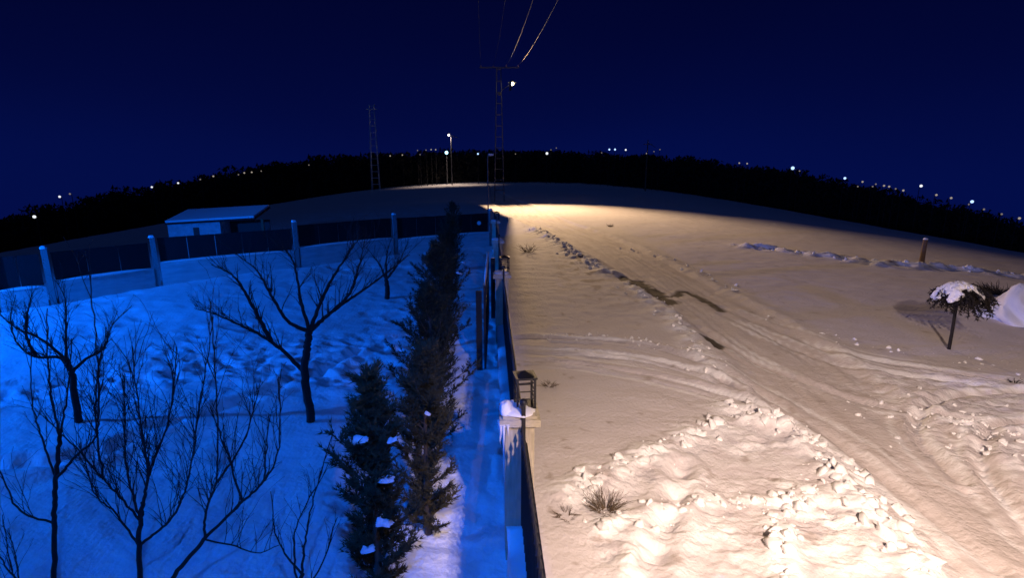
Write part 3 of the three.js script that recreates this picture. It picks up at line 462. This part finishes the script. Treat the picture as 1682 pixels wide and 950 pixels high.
const TR = {
A: [-8.61,-9.93,[[[0.0,0.0],[0.03,0.68],[0.06,1.12],[0.02,1.37]],[[0.06,1.12],[-0.1,1.4],[-0.56,1.43],[-0.81,1.62],[-0.88,2.17],[-0.66,2.67]],[[0.02,1.37],[0.14,1.68],[0.28,2.17],[0.41,2.64],[0.4,2.97]],[[0.02,1.37],[-0.18,1.86],[-0.4,2.14],[-0.51,2.52]],[[0.06,1.12],[0.31,1.35],[0.57,1.5],[0.76,1.96],[1.12,2.33]],[[-0.56,1.43],[-0.59,1.86],[-0.39,2.41],[-0.18,2.76]]]],
B: [-3.96,-9.88,[[[0.0,0.0],[-0.05,1.09],[0.07,1.67],[0.1,1.91]],[[-0.05,1.09],[-0.7,1.67],[-1.36,1.97],[-1.91,2.15],[-2.36,2.22]],[[0.1,1.91],[-0.19,2.13],[-0.42,2.74],[-0.54,3.2],[-0.74,3.48]],[[-0.7,1.67],[-0.97,2.39],[-1.24,2.97],[-1.61,3.2]],[[0.1,1.91],[0.01,2.62],[-0.03,3.32],[-0.17,3.6]],[[0.1,1.91],[0.51,2.25],[1.22,2.72],[1.93,3.26]],[[0.1,1.91],[0.39,2.62],[0.81,3.32],[1.0,3.6]],[[0.51,2.25],[0.88,2.62],[1.14,3.2],[1.28,3.6]]]],
C: [-4.64,-19.6,[[[0.0,0.0],[0.03,0.51],[0.0,0.78]],[[0.0,0.78],[-0.24,1.31],[-0.7,1.92]],[[0.0,0.78],[0.43,1.31],[0.91,2.21]],[[0.0,0.78],[0.04,1.65],[0.21,2.27]]]],
D: [-5.24,-5.2,[[[0.0,0.0],[0.24,1.2],[0.36,1.73],[0.48,2.23]],[[0.36,1.73],[0.68,2.05],[0.95,2.27],[1.08,2.58],[1.23,3.38],[1.33,4.06]],[[0.36,1.73],[0.23,2.2],[0.13,2.51],[0.18,3.18]],[[0.48,2.23],[0.41,2.65],[0.41,3.12],[0.43,3.57]],[[0.48,2.23],[0.65,2.72],[0.81,3.31]],[[0.24,1.2],[-0.03,1.39],[-0.08,1.87],[-0.1,2.44]]]],
E: [-4.24,-5.2,[[[0.0,0.0],[0.12,0.9],[0.19,1.21],[0.24,1.44]],[[0.19,1.21],[0.05,1.59],[-0.02,1.81],[-0.2,2.24],[-0.38,2.59]],[[0.24,1.44],[0.48,1.95],[0.59,2.31],[0.76,3.39]],[[0.24,1.44],[0.39,1.81],[0.74,2.52],[0.94,3.26]],[[0.12,0.9],[0.49,1.21],[0.67,1.59],[0.86,2.38],[1.12,3.46]],[[0.19,1.21],[0.15,1.81],[0.31,2.93]],[[0.12,0.9],[-0.18,1.21],[-0.49,1.36],[-0.67,1.81]],[[-0.02,1.81],[-0.06,2.52],[0.02,3.13]]]],
H: [-3.94,-5.0,[[[0.0,0.0],[0.26,0.63],[0.68,1.15]],[[0.68,1.15],[1.16,1.63],[1.44,1.91],[1.65,2.29],[1.75,3.07]],[[0.68,1.15],[0.8,1.6],[0.95,1.88],[1.1,2.82],[1.2,3.81]],[[1.16,1.63],[1.08,2.16],[0.97,2.69]],[[1.44,1.91],[1.46,2.16],[1.5,2.56]],[[0.95,1.88],[1.23,2.29],[1.41,2.82]],[[0.68,1.15],[1.03,1.12],[1.29,1.09],[1.56,1.23]]]],
F: [-2.37,-5.0,[[[0.0,0.0],[0.05,0.4],[0.1,0.71]],[[0.1,0.71],[0.21,1.31],[0.55,2.4]],[[0.05,0.4],[0.04,1.17],[0.42,1.92]],[[0.1,0.71],[-0.13,1.09],[-0.16,1.68]],[[0.05,0.4],[0.34,0.87],[0.52,1.39]]]],
G: [-5.36,-4.9,[[[0.0,0.0],[0.06,0.39],[0.11,0.7]],[[0.11,0.7],[0.1,1.07],[0.13,1.58]],[[0.06,0.39],[0.31,1.07],[0.45,1.58]],[[0.11,0.7],[0.01,0.85],[-0.02,1.43]]]] };
fruitTree('bare fruit tree with a forked crooked trunk before the left back fence', ...TR.A, { seed: 11, r0: 0.07, shoots: 15, shootLen: 0.75, depth: 0.7, twigR: 0.005 });
fruitTree('wide spreading bare fruit tree alone in the open garden', ...TR.B, { seed: 12, r0: 0.085, shoots: 13, shootLen: 0.8, depth: 0.9, up: 0.4, twigR: 0.005 });
fruitTree('small bare fruit tree beside the conifer row near the back fence', ...TR.C, { seed: 13, r0: 0.10, shoots: 8, shootLen: 0.9, depth: 0.6 });
fruitTree('bare young tree with a slim straight trunk and one long upright whip', ...TR.D, { seed: 14, r0: 0.028, shoots: 5, shootLen: 0.9, depth: 0.3, up: 0.9, twigR: 0.004 });
fruitTree('bushy bare fruit tree with dense fanning shoots beneath the house', ...TR.E, { seed: 15, r0: 0.03, shoots: 17, shootLen: 0.8, depth: 0.5, up: 0.9, twigR: 0.004 });
fruitTree('bare fruit tree leaning toward the conifers with one long bent limb', ...TR.H, { seed: 16, r0: 0.029, shoots: 11, shootLen: 0.7, depth: 0.35, up: 0.9, twigR: 0.004 });
fruitTree('thin bare sapling of a few whips beside the nearest conifer', ...TR.F, { seed: 17, r0: 0.03, shoots: 7, shootLen: 0.5, depth: 0.2, up: 0.8, twigR: 0.0035 });
fruitTree('low bare bush of whips at the slim young tree\'s foot', ...TR.G, { seed: 18, r0: 0.025, shoots: 6, shootLen: 0.6, depth: 0.3, up: 0.9, twigR: 0.0035 });

// ---------------------------------------------------------------- conifers along the path
function conifer(label, x, z, h, rad, seed, dens, mats, clumps = []) {
  const rnd = rng(seed), y = flat(x, z), T = thing('conifer', label, 'conifer', [x, y - 0.05, z], rnd() * 6, 'conifers along the fence path'), tw = new Twigs(), N = [[], []], Pn = [];
  T.rotation.y = 0;
  const lean = (rnd() - 0.5) * 0.1, stem = []; for (let k = 0; k <= 12; k++) stem.push(V(lean * (k / 12) ** 2 + 0.012 * (rnd() - 0.5), h * 0.99 * k / 12, 0.012 * (rnd() - 0.5)));
  const tg = new Twigs(); tg.tube(stem, stem.map((_, k) => lerp(0.055, 0.006, k / 12)), 8); obj('trunk', tg.geo(), M.bark2, T);
  const nb = Math.round(h * 27);
  const needle = (p, d, s) => {                          // a little spray: thin blades fanning from a twig
    for (let q = 0; q < dens; q++) {
      const v = V(d.x + (rnd() - 0.5) * 1.25, d.y + (rnd() - 0.5) * 1.25, d.z + (rnd() - 0.5) * 1.25).normalize(), l = s * (0.6 + 0.8 * rnd()), a = V(rnd() - 0.5, rnd() - 0.5, rnd() - 0.5).cross(v).normalize().multiplyScalar(0.0045 + 0.004 * rnd());
      N[rnd() < 0.7 ? 0 : 1].push(p.x + a.x, p.y + a.y, p.z + a.z, p.x - a.x, p.y - a.y, p.z - a.z, p.x + v.x * l, p.y + v.y * l, p.z + v.z * l);
    }
  };
  for (let b = 0; b < nb; b++) {
    const t = 0.04 + 0.96 * (b + rnd()) / nb, az = b * 2.4 + rnd(), prof = (0.55 + 0.45 * Math.sin(t * 2.6 + 0.2)) * (1 - t ** 5) * (0.4 + 0.85 * rnd()) * (1 + 0.7 * noise(t * 6 + seed, az * 0.8)), L = Math.max(0.12, rad * prof), rise = 0.35 + 0.7 * t + 0.3 * rnd();
    const p0 = V(lean * t * t, h * t * 0.97, 0), dir = V(Math.cos(az), rise, Math.sin(az)).normalize(), q = [], k = 7;
    let p = p0.clone(); const d = dir.clone();
    for (let i = 0; i <= k; i++) { q.push(p.clone()); d.x += (rnd() - 0.5) * 0.25; d.z += (rnd() - 0.5) * 0.25; d.y += 0.06; d.normalize(); p.addScaledVector(d, L * 1.15 / k); }
    tw.tube(q, q.map((_, i) => lerp(0.011, 0.003, i / k)), 4);
    for (let i = 2; i <= k; i++) for (let e = 0; e < 4; e++) {
      const sd = V(d.x + (rnd() - 0.5) * 1.6, d.y * 0.8 + (rnd() - 0.3) * 0.9, d.z + (rnd() - 0.5) * 1.6).normalize(), sl = 0.06 + 0.13 * rnd(), a = q[i].clone().lerp(q[i - 1], rnd());
      for (let f = 0; f < 3; f++) needle(a.clone().addScaledVector(sd, sl * (f + 0.5) / 3), sd, 0.075);
    }
  }
  obj('branches', tw.geo(), M.bark2, T);
  let fol; ['foliage', 'foliage'].forEach((n, i) => { const g = new THREE.BufferGeometry(); g.setAttribute('position', new THREE.Float32BufferAttribute(N[i], 3)); g.computeVertexNormals(); fol = obj(n, g, mats[i], T); });
  clumps.forEach(([cx, cy, cz, s], i) => obj('snow_clump', lumpy(s * 1.3, s * 0.4, s * 0.8, seed + i, 1.1).rotateZ((rnd() - 0.5) * 0.9).translate(cx, cy, cz), M.snowPlain, fol));
}
const nm = [M.needle, M.needle2], nd = [M.needle3, M.needle];
conifer('loose conifer with snow clumps and a slender top nearest the house', -1.52, -5.3, 2.95, 0.52, 31, 7, nm, [[0.22, 1.9, 0.3, 0.11], [-0.02, 2.33, 0.26, 0.11], [0.3, 2.32, 0.25, 0.08], [0.18, 1.42, 0.34, 0.12], [0.0, 1.1, 0.34, 0.1]]);
conifer('brown-green conifer leaning over the path, second from the house', -1.16, -6.6, 2.75, 0.52, 32, 7, [M.needle2, M.needle], [[0.1, 2.0, 0.3, 0.06]]);
conifer('broad bushy conifer, third from the house', -1.42, -8.9, 3.0, 0.8, 33, 6, nd, []);
conifer('dark conifer in the middle of the row, fourth from the house', -1.65, -11.6, 3.3, 0.75, 34, 5, nd, []);
conifer('tall narrow dark conifer, fifth from the house', -1.85, -14.6, 3.2, 0.55, 35, 4, nd, [[0.42, 2.2, 0.3, 0.1]]);
conifer('tall dark conifer overlapping the back fence, sixth from the house', -2.2, -19, 3.2, 0.6, 36, 4, nd, [[0.5, 1.6, 0.3, 0.1]]);
conifer('last dark conifer of the row beside the back fence', -2.75, -25, 3.2, 0.75, 37, 3, nd, []);

// ---------------------------------------------------------------- right-hand side
{ const x = 12.25, z = -14.48, y = flat(x, z), T = thing('weeping_tree', 'small weeping tree with a snow-capped drooping crown beside the snow heap', 'tree', [x, y - 0.05, z]), rnd = rng(51);
  const g = new Twigs(); g.tube([V(0, -0.1, 0), V(0.0, 0.5, 0), V(-0.02, 1.1, 0), V(0.0, 1.6, 0)], [0.05, 0.042, 0.04, 0.035], 8); obj('trunk', g.geo(), M.bark, T);
  const c = new Twigs(), N = [];
  for (let b = 0; b < 230; b++) {
    const a = b * 2.399; let p = V(0, 1.5 + 0.12 * rnd(), 0), d = V(Math.cos(a), 1.9 * rnd() + 0.55, Math.sin(a)).normalize(); const q = [p.clone()], L = 0.66 + 0.26 * rnd() + 0.12 * Math.cos(a);
    for (let i = 0; i < 10; i++) { d.y -= 0.24; d.x += (rnd() - 0.5) * 0.1 + 0.008; d.z += (rnd() - 0.5) * 0.1; d.normalize(); p = p.clone().addScaledVector(d, L / 10); q.push(p);
      if (i > 2) for (let k = 0; k < 7; k++) { const v = V(rnd() - 0.5, rnd() - 0.8, rnd() - 0.5).normalize().multiplyScalar(0.06 + 0.06 * rnd()), w = V(rnd() - 0.5, rnd() - 0.5, rnd() - 0.5).cross(v).normalize().multiplyScalar(0.012); N.push(p.x + w.x, p.y + w.y, p.z + w.z, p.x - w.x, p.y - w.y, p.z - w.z, p.x + v.x, p.y + v.y, p.z + v.z); } }
    c.tube(q, q.map((_, i) => lerp(0.012, 0.003, i / 10)), 4);
  }
  const f = new THREE.BufferGeometry(); f.setAttribute('position', new THREE.Float32BufferAttribute(N, 3)); f.computeVertexNormals();
  obj('crown', c.geo(), M.bark, T); obj('foliage', f, M.bark, T);
  // snow lying in pads on the crown, slid off on one side
  for (let k = 0; k < 15; k++) {
    const a = 1.2 + 4.2 * rnd(), e = 0.25 + 1.1 * rnd(), r = 0.52, w = 0.2 + 0.2 * rnd(), q = lumpy(w * 1.3, 0.10, w, k + 40, 0.9), n = V(Math.cos(a) * Math.cos(e), Math.sin(e), -Math.sin(a) * 0.4 * Math.cos(e) + 0.1).normalize();
    q.applyQuaternion(new THREE.Quaternion().setFromUnitVectors(V(0, 1, 0), n)); q.translate(n.x * r - 0.02, 1.42 + n.y * r * 0.85, n.z * r); obj('snow_pad', q, M.snowPlain, T);
  }
}
function heap(label, x, z, w, h, d, seed, amp, rot) { const g = new THREE.SphereGeometry(1, 64, 32), p = g.attributes.position;
  for (let i = 0; i < p.count; i++) { let a = p.getX(i), b = p.getY(i), c = p.getZ(i); const k = 1 + amp * (fbm(a * 1.3 + seed, c * 1.3 + b + seed, 4)); const rr = Math.hypot(a, c), cone = b > 0 ? b * (0.55 + 0.45 * (1 - rr)) : b * 0.3; p.setXYZ(i, a * k * w / 2, cone * k * h, c * k * d / 2); }
  g.rotateY(rot); g.computeVertexNormals(); const T = thing('snow_heap', label, 'heap', [x, flat(x, z), z]); obj('heap', g, M.snowPlain, T); return T; }
{ heap('pale pointed snow heap at the foot of a dark bush', 17.7, -18.0, 3.2, 1.25, 2.6, 4, 0.4, 0.3);
}
function bush(name, label, x, z, n, h, spread, seed, mat, r0 = 0.01, group) { const T = thing(name, label, 'bush', [x, flat(x, z) - 0.03, z], 0, group), c = new Twigs(), rnd = rng(seed);
  for (let b = 0; b < n; b++) { const a = rnd() * 6.283; let p = V(Math.cos(a) * spread * 0.3 * rnd(), 0, Math.sin(a) * spread * 0.3 * rnd()), d = V(Math.cos(a) * spread / h * (0.3 + rnd()), 1, Math.sin(a) * spread / h * (0.3 + rnd())).normalize(); const L = h * (0.5 + 0.6 * rnd()), q = [p.clone()]; for (let i = 0; i < 5; i++) { d.x += (rnd() - 0.5) * 0.5; d.z += (rnd() - 0.5) * 0.5; d.y -= 0.1 * rnd(); d.normalize(); p = p.clone().addScaledVector(d, L / 5); q.push(p);
      if (i > 0) { const e = V(d.x + rnd() - 0.5, d.y * 0.5 + rnd() * 0.5, d.z + rnd() - 0.5).normalize(); c.tube([p, p.clone().addScaledVector(e, L * 0.13), p.clone().addScaledVector(e, L * 0.26).add(V((rnd() - 0.5) * 0.03, 0, (rnd() - 0.5) * 0.03))], [r0 * 0.5, r0 * 0.4, r0 * 0.2], 3); } }
    c.tube(q, q.map((_, i) => r0 * (1 - 0.15 * i)), 4); }
  obj('stems', c.geo(), mat, T); return T; }
bush('dark_bush', 'low dark leafless bush behind the pointed snow heap', 20.3, -22.0, 260, 0.6, 1.5, 71, M.bark, 0.016);
bush('dry_shrub', 'dry brown shrub sticking out of the trampled snow', 1.38, -7.05, 70, 0.34, 0.36, 72, M.grass, 0.006);
bush('dry_shrub', 'flattened dry weeds beside the dry shrub', 0.78, -6.9, 34, 0.16, 0.26, 73, M.grass, 0.005);
bush('dry_shrub', 'dry weeds in the snow beside the icicled pillar', 0.85, -11.6, 50, 0.16, 0.3, 74, M.grass, 0.006);
bush('dry_shrub', 'sparse dry stalks in the snow near the farthest street pillar', 0.9, -30.5, 30, 0.7, 0.8, 75, M.grass, 0.012);
bush('dry_shrub', 'dry stalks by the lane edge in the lamplight', 7.8, -43, 24, 0.3, 0.5, 76, M.grass, 0.02);
bush('dry_shrub', 'dark tuft beside the weeping tree', 12.1, -12.2, 30, 0.16, 0.25, 77, M.bark, 0.01);
// ---------------------------------------------------------------- loose clods of snow thrown up by the plough
{ const r = rng(91), base = new THREE.SphereGeometry(1, 9, 7), p = base.attributes.position;
  for (let i = 0; i < p.count; i++) { const x = p.getX(i), y = p.getY(i), z = p.getZ(i), k = 1 + 0.75 * noise(x * 1.5 + 3, y * 1.5 + z * 2.0); p.setXYZ(i, x * k * 1.2, y * k * 0.75, z * k); } base.computeVertexNormals();
  const spots = [], along = (pts, n, w, s) => { const c = new THREE.CatmullRomCurve3(pts.map(q => V(q[0], 0, q[1])), false, 'centripetal'); for (let k = 0; k < n; k++) { const q = c.getPoint(r()), o = (r() + r() + r() - 1.5) * w, a = r() * 6.28; spots.push([q.x + Math.cos(a) * o, q.z + Math.sin(a) * o, s * (0.22 + r() ** 3 * 1.5)]); } };
  along([[4.55, -10.4], [5.0, -9.7], [5.3, -9.1], [5.35, -8.0], [5.2, -6.7], [5.05, -5.3], [4.8, -3.5]], 210, 0.75, 0.07);
  along([[4.9, -9.9], [3.7, -9.45], [2.56, -8.7], [1.57, -7.95], [0.85, -7.4]], 100, 0.55, 0.055);
  along([[4.8, -22], [5.15, -18.5], [5.1, -15], [4.9, -12.4]], 90, 0.8, 0.045);
  along([[3.2, -5.1], [3.6, -6.3], [4.1, -7.1], [5.1, -7.5]], 90, 0.5, 0.06); along([[1.3, -6.7], [2.4, -7.1], [3.4, -7.3], [4.4, -7.2]], 80, 0.4, 0.055);
  along([[8.4, -19], [9.2, -15.5], [10.8, -14], [13, -13]], 50, 1.2, 0.04); along([[8.2, -10.5], [9.4, -9.4], [10.5, -8.4]], 260, 1.6, 0.035); along([[14.5, -33.5], [18.5, -30.3], [22.5, -28.6], [27, -27.5]], 80, 1.0, 0.09);
  along([[2, -41], [3, -33], [4, -25.5]], 160, 0.7, 0.07); along([[0.8, -15.4], [3, -15.3], [5, -14]], 90, 0.5, 0.035); along([[6.8, -33], [8.6, -27], [9, -20]], 60, 0.7, 0.06);
  const im = new THREE.InstancedMesh(base, M.clod, spots.length), m = new THREE.Matrix4(), q = new THREE.Quaternion();
  spots.forEach(([x, z, s], k) => { q.setFromEuler(new THREE.Euler(r() * 6, r() * 6, r() * 6)); m.compose(V(x, ground(x, z) - s * 0.05, z), q, V(s * (0.8 + 0.5 * r()), s * 0.9, s * (0.8 + 0.5 * r()))); im.setMatrixAt(k, m); });
  im.name = 'snow_clods'; im.castShadow = im.receiveShadow = true; scene.add(im); tag(im, 'loose snow clods scattered along the lane banks', 'snow', null, 'stuff');
}
renderer.render(scene, camera);
